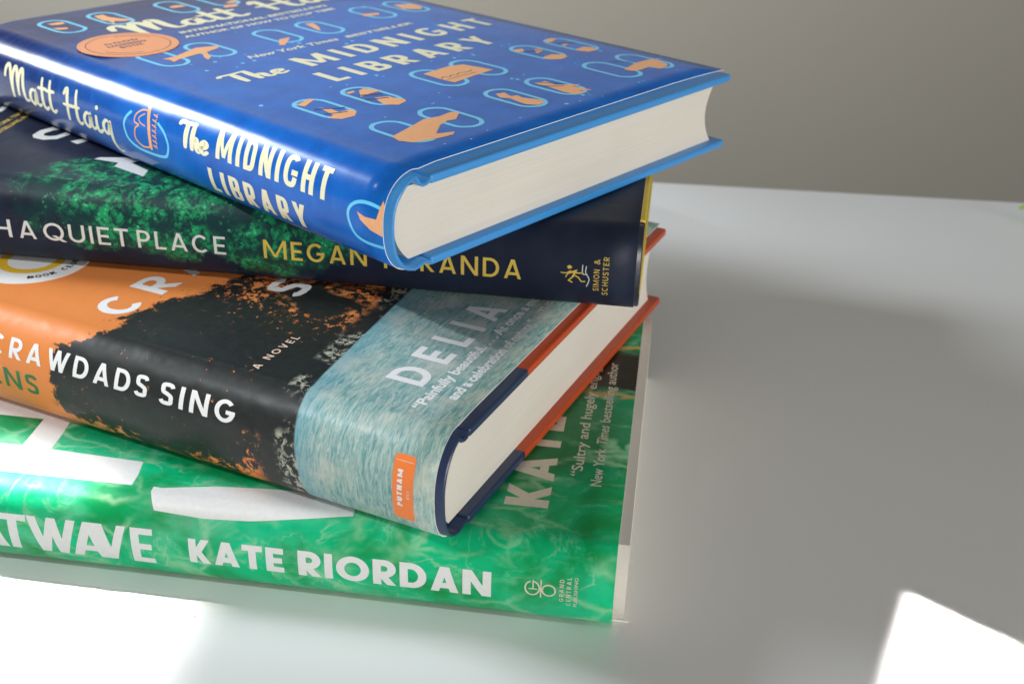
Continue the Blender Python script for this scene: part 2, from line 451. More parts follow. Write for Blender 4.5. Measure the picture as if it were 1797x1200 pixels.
# traced outlines of the small printed figures, in millimetres on their covers
P1 = {
 'seal': [(19.0, 25.8), (30.6, 29.1), (36.4, 31.0), (41.7, 29.8), (47.2, 30.5), (49.1, 28.6), (43.3, 24.5), (40.5, 25.2), (36.1, 23.8), (29.7, 19.1), (34.8, 16.8), (32.7, 15.3), (28.5, 15.7), (23.9, 16.7), (19.8, 18.1), (17.8, 21.7)],
 'g1a': [(19.1, 67.1), (25.4, 69.4), (26.9, 67.9), (20.0, 64.3)],
 'g1b': [(22.1, 60.3), (24.1, 57.4), (23.5, 53.0), (27.8, 52.9), (27.8, 50.0), (24.5, 47.2), (19.7, 47.4), (17.3, 50.8), (20.5, 52.0)],
 'g2a': [(38.2, 66.8), (41.5, 66.9), (40.8, 65.4), (38.0, 64.9)],
 'g2b': [(42.8, 65.7), (45.4, 66.6), (47.9, 60.9), (43.2, 61.0), (38.4, 60.2)],
 'g2c': [(41.1, 56.7), (45.3, 54.8), (45.1, 52.8), (46.6, 49.3), (45.3, 47.4), (41.2, 46.2), (38.3, 49.3), (39.4, 53.0)],
 'card': [(70.7, 65.7), (83.9, 66.8), (88.9, 65.1), (91.4, 53.7), (80.7, 52.8), (70.8, 51.6), (70.2, 58.0)],
 'c': [(66.7, 134.5), (71.3, 134.6), (70.0, 132.9), (63.0, 126.7), (61.5, 128.0)],
 'd': [(89.0, 147.1), (92.1, 145.9), (89.2, 139.2), (86.0, 134.6), (86.2, 137.3), (87.6, 142.2)],
 'e': [(114.9, 144.9), (121.9, 141.9), (119.4, 139.2), (113.6, 141.0)],
 'f': [(136.7, 149.5), (144.6, 146.1), (144.4, 140.9), (139.4, 136.6), (134.3, 141.2)],
 'o1': [(17.2, 201.3), (21.5, 198.9), (20.7, 196.7), (17.3, 197.6)],
 'cat': [(38.3, 208.6), (41.9, 208.5), (41.5, 204.0), (43.0, 199.6), (45.9, 193.8), (42.0, 194.2), (39.3, 196.6), (37.0, 192.5), (37.8, 198.0), (36.8, 200.4), (37.4, 205.2)],
 'plane': [(21.1, 138.7), (26.4, 139.0), (38.0, 144.1), (45.5, 141.3), (43.7, 138.9), (37.3, 136.7), (34.4, 130.3), (31.5, 127.9), (32.7, 131.9), (35.7, 136.9), (25.2, 135.0), (21.7, 133.1), (22.3, 136.4)],
 'j1a': [(116.1, 66.9), (120.2, 65.9), (117.6, 62.9), (114.6, 64.3)],
 'j1b': [(122.4, 62.5), (125.1, 61.4), (124.3, 59.4), (118.6, 57.9)],
 'j1c': [(116.3, 53.3), (121.5, 53.8), (124.9, 50.8), (123.5, 48.0), (118.8, 47.1), (115.2, 50.4)],
 'j2a': [(134.3, 68.5), (141.2, 70.3), (142.3, 68.5), (135.7, 65.7)],
 'j2b': [(136.0, 61.2), (139.9, 60.5), (134.3, 58.5)],
 'j2c': [(134.1, 53.1), (139.3, 54.0), (141.9, 51.5), (139.8, 47.9), (135.5, 47.7), (133.2, 50.4)],
 'foot': [(70.8, 33.9), (73.9, 33.1), (72.4, 29.1), (74.5, 28.3), (74.0, 25.5), (76.7, 19.8), (74.5, 17.6), (71.7, 17.2), (69.4, 20.4), (69.6, 23.4), (70.5, 27.7), (68.9, 30.4)],
 'bird': [(88.8, 33.6), (93.4, 32.7), (92.6, 27.8), (99.3, 22.6), (95.3, 23.0), (96.7, 16.0), (92.8, 18.6), (93.5, 15.7), (89.0, 16.7), (88.2, 20.7), (89.3, 28.6)],
 'beast': [(124.3, 24.3), (134.7, 27.2), (142.7, 27.6), (149.3, 25.6), (144.6, 25.9), (143.1, 19.4), (139.6, 17.6), (134.7, 17.0), (134.5, 21.0), (128.5, 20.3), (124.9, 21.2)],
 's_fish': [(1.7, 13.0), (1.0, 10.0), (1.4, 5.6), (4.4, 4.7), (6.8, 4.1), (4.7, 2.1), (1.4, 0.3), (-2.6, 0.2), (-2.9, 2.6), (-2.1, 8.0), (-0.3, 11.7)],
 's_oval2': [(4.2, 1.0), (4.9, 6.9), (4.7, 11.3), (3.5, 14.5), (1.2, 16.4), (-1.6, 16.3), (-5.2, 14.1), (-6.4, 10.0), (-6.1, 4.4), (-5.4, -0.4)],
 's_oval1': [(5.4, 118.2), (3.5, 120.5), (0.9, 122.0), (-1.4, 121.7), (-3.9, 120.2), (-5.7, 115.5), (-5.9, 107.8), (-5.2, 101.3), (-3.4, 99.1), (-0.5, 98.4), (2.7, 100.1), (4.8, 103.5)],
 's_neck': [(9.0, 109.6), (3.1, 108.1), (-3.3, 108.2)],
 's_body': [(7.2, 109.7), (5.0, 113.9), (2.5, 114.7), (2.1, 112.8), (0.2, 115.0), (-2.6, 115.0), (-3.2, 109.7), (-3.3, 108.2)],
}
P2 = {
 'C': [(45.3, 200.2), (39.2, 202.3), (37.4, 206.6), (38.9, 210.7), (41.7, 212.4), (46.7, 212.4), (51.3, 210.0), (51.1, 207.2), (49.3, 206.3), (47.6, 208.1), (44.0, 209.4), (41.8, 208.3), (41.5, 206.1), (42.8, 204.1), (47.2, 202.7)],
 'slab': [(38.0, 196.9), (42.0, 193.4), (40.1, 191.2), (35.7, 193.4)],
 'A': [(22.6, 181.2), (24.6, 180.2), (26.8, 168.4), (23.7, 166.0), (21.8, 168.1), (15.9, 159.8), (10.5, 159.2), (17.4, 172.0), (20.9, 172.1), (21.6, 175.8)],
 'cor': [(68.5, 239.0), (72.1, 239.3), (74.1, 238.7), (70.8, 237.0), (65.4, 236.3), (61.7, 237.0)],
 'gold1': [(52.7, 230.4), (63.7, 228.2), (42.2, 224.7), (59.4, 223.8)],
 'sower': [(-0.2, 23.6), (-0.3, 22.1), (0.5, 21.0), (-1.5, 22.2), (-0.3, 21.6), (0.1, 20.6), (0.6, 19.3), (-1.3, 20.1), (-2.6, 21.3), (-3.2, 20.2)],
 'sower2': [(0.3, 21.0), (-0.0, 19.3), (0.1, 17.2)],
 'sower3': [(-0.8, 19.7), (-1.4, 18.4), (-2.7, 17.5), (-2.6, 16.4)],
 'g1': [(2.6, 17.3), (-0.1, 17.2), (-0.2, 15.9)],
 'g2': [(2.3, 16.2), (0.2, 16.3), (-1.8, 15.2), (-4.3, 15.9)],
}

# ------------------------------------------------------------------ printed papers
PAPER = plain('jacket_paper', (.78, .78, .76), .5)
def ink(name, col, rough, coat, coat_r, var=.05): return plain(name, col, rough, coat, coat_r, var, 700)

# --- blue jacket
t = NT('blue_jacket_print'); v = t.uv()
n1 = t.noise(v, 60, 6, .65); n2 = t.noise(v, 900, 3, .6); n3 = t.noise(t.uv(40, 300), 1, 5, .7)
X, Y, Z = t.sep(v)
c = t.mix(t.step(n1, .32, .68), (.003, .105, .46), (.005, .150, .60))
c = t.mix(t.step(t.math('SUBTRACT', Y, t.math('MULTIPLY', X, .25)), .105, .205), c, (.005, .016, .105))
c = t.mix(t.math('MULTIPLY', t.step(n3, .5, .75), .35), c, (.025, .16, .60))
c = t.mix(t.math('MULTIPLY', t.step(n2, .55, .72), .25), c, (.05, .20, .62))
M_BLUE = t.fin(c, t.math('ADD', t.math('MULTIPLY', n1, .06), .19), 0, .2, .31)
t.bump(t.noise(v, 34, 2, .5), .2, .0020)
BI = dict(rough=.24, coat=0, coat_r=.2)
I_CREAM = ink('cream_ink', (.86, .83, .56), **BI); I_CYAN = ink('cyan_ink', (.15, .64, .96), **BI)
I_ORANGE = ink('orange_ink', (.94, .43, .18), **BI, var=.12); I_NAVY = ink('navy_ink', (.02, .05, .16), **BI)
I_MEDAL = ink('medal_orange', (.88, .33, .13), .3, .3, .2, .1)
# --- dark forest jacket
t = NT('forest_jacket_print'); v = t.uv(); X, Y, Z = t.sep(v)
nb = t.noise(v, 45, 3, .6); nf = t.noise(v, 420, 6, .75, .6); nl = t.voro(v, 700)
warp = t.math('MULTIPLY', t.math('SUBTRACT', t.noise(v, 70, 5, .7), .5), .028)
def blob(cx, cy, rx, ry, soft=.5):
    dx = t.math('DIVIDE', t.math('SUBTRACT', t.math('ADD', X, warp), cx), rx)
    dy = t.math('DIVIDE', t.math('SUBTRACT', t.math('SUBTRACT', Y, warp), cy), ry)
    d = t.math('ADD', t.math('MULTIPLY', dx, dx), t.math('MULTIPLY', dy, dy))
    return t.step(d, 1.25, 1.25-soft*1.4)
msk = None
for bb in ((.002, .152, .021, .045), (-.005, .104, .016, .024), (-.014, .140, .006, .040), (.016, .180, .008, .012), (-.019, .112, .007, .016)):
    q = blob(*bb); msk = q if msk is None else t.math('MAXIMUM', msk, q)
leaf = t.math('MULTIPLY', msk, t.step(nf, .40, .58)); lo = t.math('MULTIPLY', msk, t.step(nb, .30, .62))
c = t.mix(t.step(nb, .3, .7), (.009, .013, .028), (.015, .021, .043))
c = t.mix(t.math('MULTIPLY', msk, .7), c, (.006, .045, .042))
ng = t.noise(v, 160, 5, .7, .5)
c = t.mix(t.math('MULTIPLY', t.math('MULTIPLY', leaf, t.step(ng, .42, .56)), t.step(nb, .34, .50)), c, (.012, .30, .11))
c = t.mix(t.math('MULTIPLY', t.math('MULTIPLY', leaf, t.step(nl, .45, .14)), t.math('MULTIPLY', t.step(ng, .50, .60), .8)), c, (.10, .55, .27))
c = t.mix(t.math('MULTIPLY', t.math('MULTIPLY', lo, t.step(X, -.014, -.024)), .6), c, (.04, .07, .025))
M_FOREST = t.fin(c, .46, 0, .3, .16)
t.bump(t.noise(v, 40, 3, .55), .35, .0022)
FI = dict(rough=.44, coat=0, coat_r=.3)
I_PALE = ink('pale_grey_ink', (.62, .64, .62), **FI, var=.12); I_GOLD = ink('gold_ink', (.62, .44, .07), **FI, var=.15)
# --- marsh jacket (orange sky, black trees, teal water)
t = NT('marsh_jacket_print'); v = t.uv(); X, Y, Z = t.sep(v)
ne = t.noise(v, 100, 9, .78, .4); nq = t.noise(v, 400, 6, .74, .6); nv = t.voro(v, 260); ns = t.noise(t.uv(190, 1100, .12), 1, 7, .72, 1.1)
rag = t.math('MULTIPLY', t.math('SUBTRACT', ne, .5), .030)
xs = t.math('ABSOLUTE', t.math('ADD', X, .006))
edge = t.math('ADD', .1175, t.math('MULTIPLY', t.step(X, .003, -.004), .0115))            # crown edge, further out on the spine
edge = t.math('SUBTRACT', edge, t.math('MULTIPLY', t.step(X, .012, .060), .012))
edge = t.math('SUBTRACT', edge, t.math('MULTIPLY', t.step(X, -.020, -.034), .020))
sky = t.step(t.math('SUBTRACT', t.math('ADD', Y, rag), edge), -.0006, .0006)
hole = t.math('ADD', t.math('MULTIPLY', t.math('MULTIPLY', t.step(X, .026, .050), t.step(Y, .116, .094)), .17), t.math('MULTIPLY', t.step(X, -.019, -.028), .15))
hole = t.math('SUBTRACT', hole, .005)
hole = t.math('ADD', hole, t.math('MULTIPLY', t.step(t.math('ABSOLUTE', t.math('SUBTRACT', Y, .058)), .008, .002), t.math('MULTIPLY', t.step(X, -.008, -.016), .09)))
hole = t.step(t.math('ADD', t.math('ADD', nq, hole), t.math('MULTIPLY', t.math('SUBTRACT', ne, .5), .45)), .655, .68)
hole = t.math('MULTIPLY', t.math('MULTIPLY', hole, t.step(t.noise(v, 48, 3, .6), .40, .50)), t.step(Y, .054, .060))
skyc = t.mix(t.noise(v, 22, 3), (.70, .215, .05), (.76, .27, .08))
canopy = t.mix(nq, (.010, .011, .010), (.030, .036, .034))
c = t.mix(sky, canopy, skyc)
c = t.mix(t.math('MULTIPLY', hole, t.math('SUBTRACT', 1.0, sky)), c, t.mix(t.step(nv, .1, .6), (.84, .15, .018), (.74, .27, .08)))
wy = t.math('SUBTRACT', Y, t.math('MULTIPLY_ADD', X, .10, .0458))
reed = t.math('MULTIPLY', t.step(wy, .0075, .0045), t.step(nq, .50, .56))
reed = t.math('MULTIPLY', reed, t.step(t.noise(v, 55, 3), .48, .56))
c = t.mix(t.math('MULTIPLY', reed, .8), c, (.50, .50, .40))
wat = t.step(wy, .0004, -.0004)
wc = t.mix(t.step(ns, .34, .66), (.10, .275, .285), (.43, .54, .49))
wc = t.mix(t.math('MULTIPLY', t.step(t.noise(v, 70, 4, .6), .45, .7), .65), wc, (.58, .58, .50))
wc = t.mix(t.math('MULTIPLY', t.step(wy, -.010, 0), .45), wc, (.08, .30, .40))
c = t.mix(wat, c, wc)
M_MARSH = t.fin(c, .36, 0, .22, .25)
t.bump(t.noise(v, 40, 3, .55), .35, .0022)
RI = dict(rough=.38, coat=0, coat_r=.22)
I_WHITE = ink('white_ink', (.80, .80, .79), **RI); I_GREEN = ink('green_ink', (.02, .15, .05), **RI)
I_BOX = ink('orange_box_ink', (.90, .22, .045), **RI); I_BLACK = ink('black_ink', (.012, .012, .012), **RI)
I_YELLOW = ink('yellow_ink', (.80, .48, .03), **RI); I_PEACH = ink('peach_ink', (.78, .55, .42), **RI)
# --- green water cover
t = NT('water_cover_print'); v = t.uv(); X, Y, Z = t.sep(v)
w1 = t.noise(v, 42, 5, .6, .7); w2 = t.noise(v, 60, 5, .6, .9); w3 = t.noise(t.uv(190, 60, .5), 1, 6, .65, .8); w4 = t.noise(v, 18, 3)
c = t.mix(t.step(w1, .34, .62), (.0, .26, .06), (.0, .46, .20))
c = t.mix(t.math('MULTIPLY', t.step(w4, .42, .66), .55), c, (.0, .54, .29))
ridge = t.step(t.math('ABSOLUTE', t.math('SUBTRACT', w2, .5)), .030, .004)
c = t.mix(t.math('MULTIPLY', t.math('MULTIPLY', ridge, t.step(w1, .44, .64)), .42), c, (.40, .60, .36))
c = t.mix(t.math('MULTIPLY', t.step(w3, .56, .74), .42), c, (.22, .55, .34))
c = t.mix(t.math('MULTIPLY', t.step(w1, .60, .72), .6), c, (.0, .32, .012))
dk = t.math('MULTIPLY', t.step(t.math('ADD', X, t.math('MULTIPLY', t.math('SUBTRACT', w2, .5), .03)), .082, .088), t.step(X, .114, .106))
c = t.mix(t.math('MULTIPLY', t.step(X, .012, .045), .72), c, (.0, .105, .025))  # darker green print across the cover, with the stack's shade painted in
c = t.mix(dk, c, (.022, .018, .012))
au = t.math('MULTIPLY', t.step(t.math('ABSOLUTE', t.math('SUBTRACT', t.math('ADD', X, t.math('MULTIPLY', t.math('SUBTRACT', w2, .5), .02)), .0805)), .0022, .0008), t.step(Y, .02, .012))
c = t.mix(au, c, (.40, .27, .10))
au = t.math('MULTIPLY', t.step(t.math('ABSOLUTE', t.math('SUBTRACT', t.math('ADD', X, t.math('MULTIPLY', t.math('SUBTRACT', w2, .5), .01)), .113)), .0022, .0008), t.step(Y, .02, .012))
c = t.mix(au, c, (.42, .30, .06))
cv = t.n('ShaderNodeTexNoise'); t.t.links.new(t.uv(), cv.inputs['Vector']); cv.inputs['Scale'].default_value = 90; cv.inputs['Detail'].default_value = 3
off = t.n('ShaderNodeVectorMath', operation='MULTIPLY_ADD'); t.t.links.new(cv.outputs['Color'], off.inputs[0]); off.inputs[1].default_value = (.9, .9, 0); t.t.links.new(t.uv(95, 48), off.inputs[2])
vd = t.n('ShaderNodeTexVoronoi', feature='DISTANCE_TO_EDGE'); t.t.links.new(off.outputs[0], vd.inputs['Vector']); vd.inputs['Scale'].default_value = 1.0
cau = t.math('MULTIPLY', t.step(vd.outputs['Distance'], .11, .0), t.step(t.noise(v, 34, 4, .6), .42, .62))
c = t.mix(t.math('MULTIPLY', t.math('MULTIPLY', cau, t.math('SUBTRACT', 1.0, dk)), .62), c, (.34, .60, .36))
pal = t.math('MULTIPLY', t.step(t.noise(t.uv(1, .6), 26, 5, .62), .44, .66), t.math('MULTIPLY_ADD', t.step(Y, .03, .15), .5, .12))
c = t.mix(t.math('MULTIPLY', pal, t.math('SUBTRACT', 1.0, dk)), c, (.24, .57, .40))
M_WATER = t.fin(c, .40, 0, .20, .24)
t.bump(t.noise(v, 34, 3, .55), .35, .0026)
I_ROUGHWHITE = ink('worn_white_ink', (.68, .69, .68), **RI, var=.08); I_BEIGE = ink('beige_ink', (.62, .58, .47), **RI, var=.12)

# --- page edges, cloth
def pages(name, a, b):
    t = NT(name); v = t.obj(); X, Y, Z = t.sep(v)
    n = t.noise(t.obj(30, 30, 5200), 1, 3, .6); m = t.noise(v, 40, 3)
    n2 = t.noise(t.obj(8, 8, 1500), 1, 4, .7)
    t.bump(n, .2, .00014)
    return t.fin(t.mix(t.math('ADD', t.math('MULTIPLY', n2, .75), t.math('MULTIPLY', m, .3)), a, b), .75, spec=.3)
M_PAGES = pages('cream_page_edges', (.52, .495, .445), (.735, .705, .645))
M_PAGES2 = pages('white_page_edges', (.66, .63, .57), (.78, .75, .69))
def cloth(name, col, rough=.42, coat=.0):
    t = NT(name); v = t.obj(); n = t.noise(v, 1600, 3, .6)
    t.bump(n, .25, .0001)
    return t.fin(t.mix(n, tuple(x*.85 for x in col), tuple(min(1, x*1.12) for x in col)), rough, coat, .2)
M_SKYCLOTH = cloth('sky_blue_cloth', (.045, .27, .66), .36, .1)
M_YELLOW = cloth('yellow_board_paper', (.58, .43, .035)); M_NAVYCLOTH = cloth('navy_cloth', (.016, .032, .085), .3, .2)
M_RED = cloth('red_orange_board_paper', (.47, .062, .012), .42); M_BLACKCLOTH = cloth('dark_navy_cloth', (.012, .017, .035), .32, .2)
M_BAND = plain('head_band', (.30, .38, .5), .7)

# ------------------------------------------------------------------ book builders
ZB = [0.0, 26.02, 57.68, 84.99]           # table level of each book from the bottom up
def root(name, th, x, y, z, label):
    e = bpy.data.objects.new(name, None); COL.objects.link(e)
    e.empty_display_size = .05
    e.location = (x, y, z*MM); e.rotation_euler = (0, 0, math.pi/2-th)
    return tag(e, label, 'book')
def hardcover(R, L, W, T, bulge, prof, jmats, art, cloth_spine, board, turn, inset, wob, zone=None, gap=.9):
    """case-bound book: two boards, cloth spine with its hinges, page block, paper jacket slid towards the head"""
    bt = 2.6
    hi = T-gap; lo = .35
    mats = [board, cloth_spine]
    mf = (lambda c: 1 if (zone and c.x < zone) else 0)
    def slab(z0, z1):
        pts = [(8.5, z0), (W, z0), (W, z1), (8.5, z1)]
        return prism('cover_board', pts, 0, L, mats, R, bevel=.7, matfn=mf, cut=zone)
    slab(hi-bt, hi); slab(lo, lo+bt)
    # cloth spine, one strip with thickness running round from hinge to hinge
    outer = [(9.4, hi-.3), (8.4, hi-.9), (7.4, hi-1.6), (6.4, hi-1.7), (5.4, hi-1.3)]
    zc = (hi+lo)/2
    for k, (x, z) in enumerate(prof.P):
        if x < 4.4:
            outer.append((x-prof.N[k][0]*.5, z-prof.N[k][1]*.5))
    outer += [(5.6, lo+.7), (7.0, lo+1.0), (8.2, lo+.5), (9.4, lo+.25)]
    n = len(outer); inner = []
    for i in range(n):
        p, q = outer[max(i-1, 0)], outer[min(i+1, n-1)]; dx, dz = q[0]-p[0], q[1]-p[1]; l = math.hypot(dx, dz)
        inner.append((outer[i][0]-dz/l*1.15, outer[i][1]+dx/l*1.15))
    bm = bmesh.new(); rows = []
    for y in (0.15, .6, L-.6, L-.15):
        sh = .35 if y in (0.15, L-.15) else 0
        o2 = [(a[0]+(b[0]-a[0])*sh, a[1]+(b[1]-a[1])*sh) for a, b in zip(outer, inner)]
        i2 = [(b[0]+(a[0]-b[0])*sh, b[1]+(a[1]-b[1])*sh) for a, b in zip(outer, inner)]
        rows.append([bm.verts.new((x*MM, y*MM, z*MM)) for x, z in o2+i2[::-1]])
    for a, b in zip(rows, rows[1:]):
        m = len(a)
        for i in range(m): bm.faces.new((a[i], a[(i+1) % m], b[(i+1) % m], b[i])).smooth = True
    for r, rev in ((rows[0], 0), (rows[-1], 1)):
        m = len(r)
        for i in range(m//2-1): bm.faces.new((r[i], r[i+1], r[m-2-i], r[m-1-i]) if rev else (r[m-1-i], r[m-2-i], r[i+1], r[i])).smooth = True
    bmesh.ops.recalc_face_normals(bm, faces=bm.faces)
    mesh_obj('cloth_spine', bm, cloth_spine, R)
    # page block: rounded back, hollow fore-edge
    z0, z1 = lo+bt+.02, hi-bt-.02; zc, cz = (z0+z1)/2, (z1-z0)/2
    pb = []
    for k in range(25):
        a = -1+2*k/24; pb.append((3.2-(bulge-.6)*(1-abs(a)**2.2)*.95, zc+cz*a))
    for k in range(25):
        a = 1-2*k/24; pb.append((W-4.2-turn*(1-a*a), zc+cz*a))
    prism('page_block', pb, 3.4, L-3.4, M_PAGES, R, smooth=True)
    wrap_sheet('dust_jacket', prof, inset, L-.3+inset*.4, .22, art, jmats, R, wob)

def fit(art, S, w, mat, o, ln, h, rdir=(1, 0), lift=0): art.text(S, w, mat, o, ln, h, rdir, lift)
def font(art, s, mat, o, ln, h, rdir=(1, 0), bold=.01, shear=0, lift=0):
    S, w = font_text(s, bold, shear); art.text(S, w, mat, o, ln, h, rdir, lift)
SCRIPT = {
 'M': ([[(0, .58), (.05, .84), (.15, .96), (.22, .8), (.24, .4), (.25, 0)], [(.25, .1), (.3, .6), (.40, .94), (.48, .84), (.49, .5), (.49, .12)], [(.49, .2), (.55, .62), (.65, .94), (.72, .82), (.71, .3), (.76, .04), (.88, .06)]], .92),
 'a': ([[(.27, .40), (.15, .46), (.04, .32), (.03, .12), (.12, .01), (.22, .12), (.27, .40), (.28, .12), (.34, .02), (.42, .08)]], .42),
 't': ([[(.10, .90), (.08, .4), (.09, .1), (.17, 0), (.27, .08)], [(-.05, .58), (.24, .62)]], .27),
 'H': ([[(0, .78), (.08, .95), (.13, .9), (.11, .4), (.10, 0)], [(-.03, .45), (.25, .47), (.55, .50)], [(.47, 1.0), (.45, .5), (.46, .12), (.53, 0), (.62, .06)]], .68),
 'i': ([[(.05, .46), (.04, .2), (.07, .03), (.14, 0), (.22, .08)], [(.08, .70), (.10, .76)]], .24),
 'g': ([[(.26, .38), (.15, .46), (.04, .32), (.04, .12), (.13, .04), (.22, .16), (.27, .42), (.28, 0), (.30, -.30), (.38, -.46), (.48, -.44)]], .4),
 'T': ([[(0, .84), (.08, .95), (.3, .94), (.58, 1.0)], [(.30, .94), (.28, .5), (.27, 0)]], .5),
 'h': ([[(.08, 1.0), (.06, .5), (.06, 0)], [(.06, .22), (.15, .44), (.24, .40), (.24, .1), (.31, 0), (.38, .08)]], .40),
 'e': ([[(.05, .20), (.2, .26), (.25, .38), (.16, .46), (.06, .34), (.05, .12), (.14, 0), (.28, .10)]], .32),
 ' ': ([], .34),
}
def script(s, wt, track=.02):
    S = []; x = 0
    for ch in s:
        g, w = SCRIPT[ch]
        for k, st in enumerate(g):
            p = spline(st, 7); n = len(p)
            ws = [wt*(.78+.34*math.sin(math.pi*min(1, (i+.5)/n))) for i in range(n)]
            S.append([[(a+x, b) for a, b in f] for f in ribbon(p, ws, False, True)])
        x += w+track
    return S, x-track
def stadium(cx, cy, w, h, n=10):
    r = w/2; P = []
    for k in range(n+1): a = math.pi*k/n; P.append((cx+r*math.cos(a), cy+h/2-r+r*math.sin(a)))
    for k in range(n+1): a = math.pi+math.pi*k/n; P.append((cx+r*math.cos(a), cy-h/2+r+r*math.sin(a)))
    return P
def jit(pts, s): return [(a+random.uniform(-s, s), b+random.uniform(-s, s)) for a, b in pts]
DOWN = (0, -1)                                      # the reading direction on a spine

# ================================================================== TOP BOOK (blue)
L, W, T, bu = 220.0, 152.9, 28.0, 6.0
pf = Profile(W, T, bu, 5, 2.4, hinge=(7.5, .5), shoulder=(7, 2.3)); A0 = pf.ac
art = Art(); CR, CY, OR, NV = 2, 3, 4, 5
ROWS = {27: (24.5, 43.6, 72.2, 91.5, 121.2, 139.6), 59: (22.8, 41.8, 71.2, 89.8, 120.2, 138.8), 139: (21.4, 40.3, 69.6, 89.2, None, None), 144: (120.4, 138.4), 201.5: (21, 40.8, 70, 89, 120, 138.5)}
for y, xs in ROWS.items():
    for x in xs:
        if x is not None: art.line(jit(stadium(x, y, 10.4, 21.4), .12), 1.45, CY, closed=True)
for k, v in P1.items():
    if not k.startswith('s_'): art.poly(v, OR, .02)
for k, (x, y) in enumerate(((86.5, 189.5), (92, 195), (71, 202), (22, 206.5))): art.poly(jit(arc(x, y, 3, 2, 0, 330, 9), .7), OR, .02)
# dark line-work over the orange figures
for (x0, y0, x1, y1, w) in ((20.5, 60, 27.5, 55.5, 1.0), (19.5, 54.5, 25.5, 51.8, .7), (39.5, 61.5, 45.5, 58.6, 1.0), (38, 57.2, 44, 54.0, .8), (117.8, 62.5, 124.5, 60, .9), (136.5, 63.5, 142.8, 60.8, .9), (88.6, 29.5, 93.4, 25.2, .6), (90, 34, 95.2, 27, .5), (129.5, 34.5, 135.0, 28.5, .5)):
    art.line([(x0, y0), ((x0+x1)/2+.4, (y0+y1)/2-.5), (x1, y1)], w, NV, lift=.045)
art.line(spline([(71, 57.5), (73, 58.6), (74.4, 57.2), (76, 58.4), (78, 57.4), (80, 58.6), (83, 57.5), (86, 58.4)], 4), .35, NV, lift=.045)
art.line([(71.5, 55.4), (78, 55.8), (85, 55.4)], .3, NV, lift=.045)
for k in range(70):                                  # small stars, clear of the lettering
    x, y = random.uniform(10, 148), random.choice((random.uniform(40, 48), random.uniform(71, 76), random.uniform(113, 118), random.uniform(8, 15), random.uniform(124, 128), random.uniform(151, 155)))
    r = random.choice((.3, .35, .4, .75))
    art.poly([(x+r*math.cos(i*math.pi/4), y+r*math.sin(i*math.pi/4)) for i in range(8)], CY)
fit(art, *caps_text('MIDNIGHT', .17, .72, .28, 2.6), CR, (51.2, 97.8), 92.5, 12.6, (math.cos(.02), math.sin(.02)))
fit(art, *caps_text('LIBRARY', .17, .76, .26, 2.6), CR, (44.8, 78.2), 76.5, 12.4)
fit(art, *script('The', .135), CR, (20.4, 97.9), 22, 10.6)
font(art, 'New York Times', CR, (42.4, 119.6), 40, 3.4, bold=.02, shear=.25)
font(art, 'BESTSELLER', CR, (86, 119.8), 33.5, 2.5, bold=.03, shear=.1)
font(art, 'INTERNATIONAL BESTSELLING', CR, (46.4, 164.6), 69, 2.7, bold=.03, shear=.1)
font(art, 'AUTHOR OF HOW TO STOP TIME', CR, (44.2, 158.2), 70, 2.6, bold=.03, shear=.1)
fit(art, *script('Matt Haig', .115), CR, (31, 173.2), 112, 17.5)
# spine
Y = lambda y: y
fit(art, *caps_text('MIDNIGHT', .165, .62, .16, 3.0), CR, (A0+1.2, 74.3), 49.6, 9.1, DOWN)
fit(art, *caps_text('LIBRARY', .16, .64, .17, 3.0), CR, (A0-10.7, 78.9), 44.2, 8.0, DOWN)
fit(art, *script('The', .16, -.03), CR, (A0+1.0, 92.8), 15.0, 7.6, DOWN)
fit(art, *script('Matt', .098), CR, (A0-5.0, 196.0), 32.5, 11.4, DOWN)
fit(art, *script('Haig', .098), CR, (A0-5.4, 157.4), 29.0, 10.8, DOWN)
sh = lambda pts: [(A0+a, y) for a, y in pts]
art.line(spline(sh(P1['s_oval1']), 4), .95, CY)
art.line(spline(sh(P1['s_oval2']), 4), .95, CY)
art.poly(sh(P1['s_fish']), OR, .02)
art.line(sh([(9.5, 109.6), (3.1, 108.2), (-3.8, 108.0)]), 1.5, OR, lift=.02)
art.line(spline(sh([(7.5, 110), (7.2, 112.5), (5.2, 115.4), (2.8, 116), (2.2, 113.8), (.6, 115.8), (-2.6, 116), (-4.4, 112.5), (-3.8, 108.6)]), 5), .55, OR, lift=.03)
art.line(spline(sh([(6.2, 111), (4.6, 113.6), (3.2, 113), (2.6, 110.4)]), 4), .4, OR, lift=.03)
for k in range(7):
    a = 7.0-1.6*k; art.line(sh([(a, 106.4), (a-.5, 104.4)]), .42, OR, lift=.03); art.line(sh([(a-.4, 105.4), (a+.4, 104.6)]), .35, OR, lift=.03)
R1 = root('hardcover_book', .7125, -.0279, .2922, ZB[3], 'blue hardcover with orange figures in cyan ovals, topmost of the stack')
hardcover(R1, L, W, T, bu, pf, [M_BLUE, PAPER, I_CREAM, I_CYAN, I_ORANGE, I_NAVY], art, M_SKYCLOTH, M_SKYCLOTH, 4.5, 3.2,
          lambda a, y: -1.0*max(0, (a-118)/35)**2*(1 if a > 118 else 0) + .25*math.sin(y*.03)*math.exp(-((a-75)/50)**2), gap=1.9)
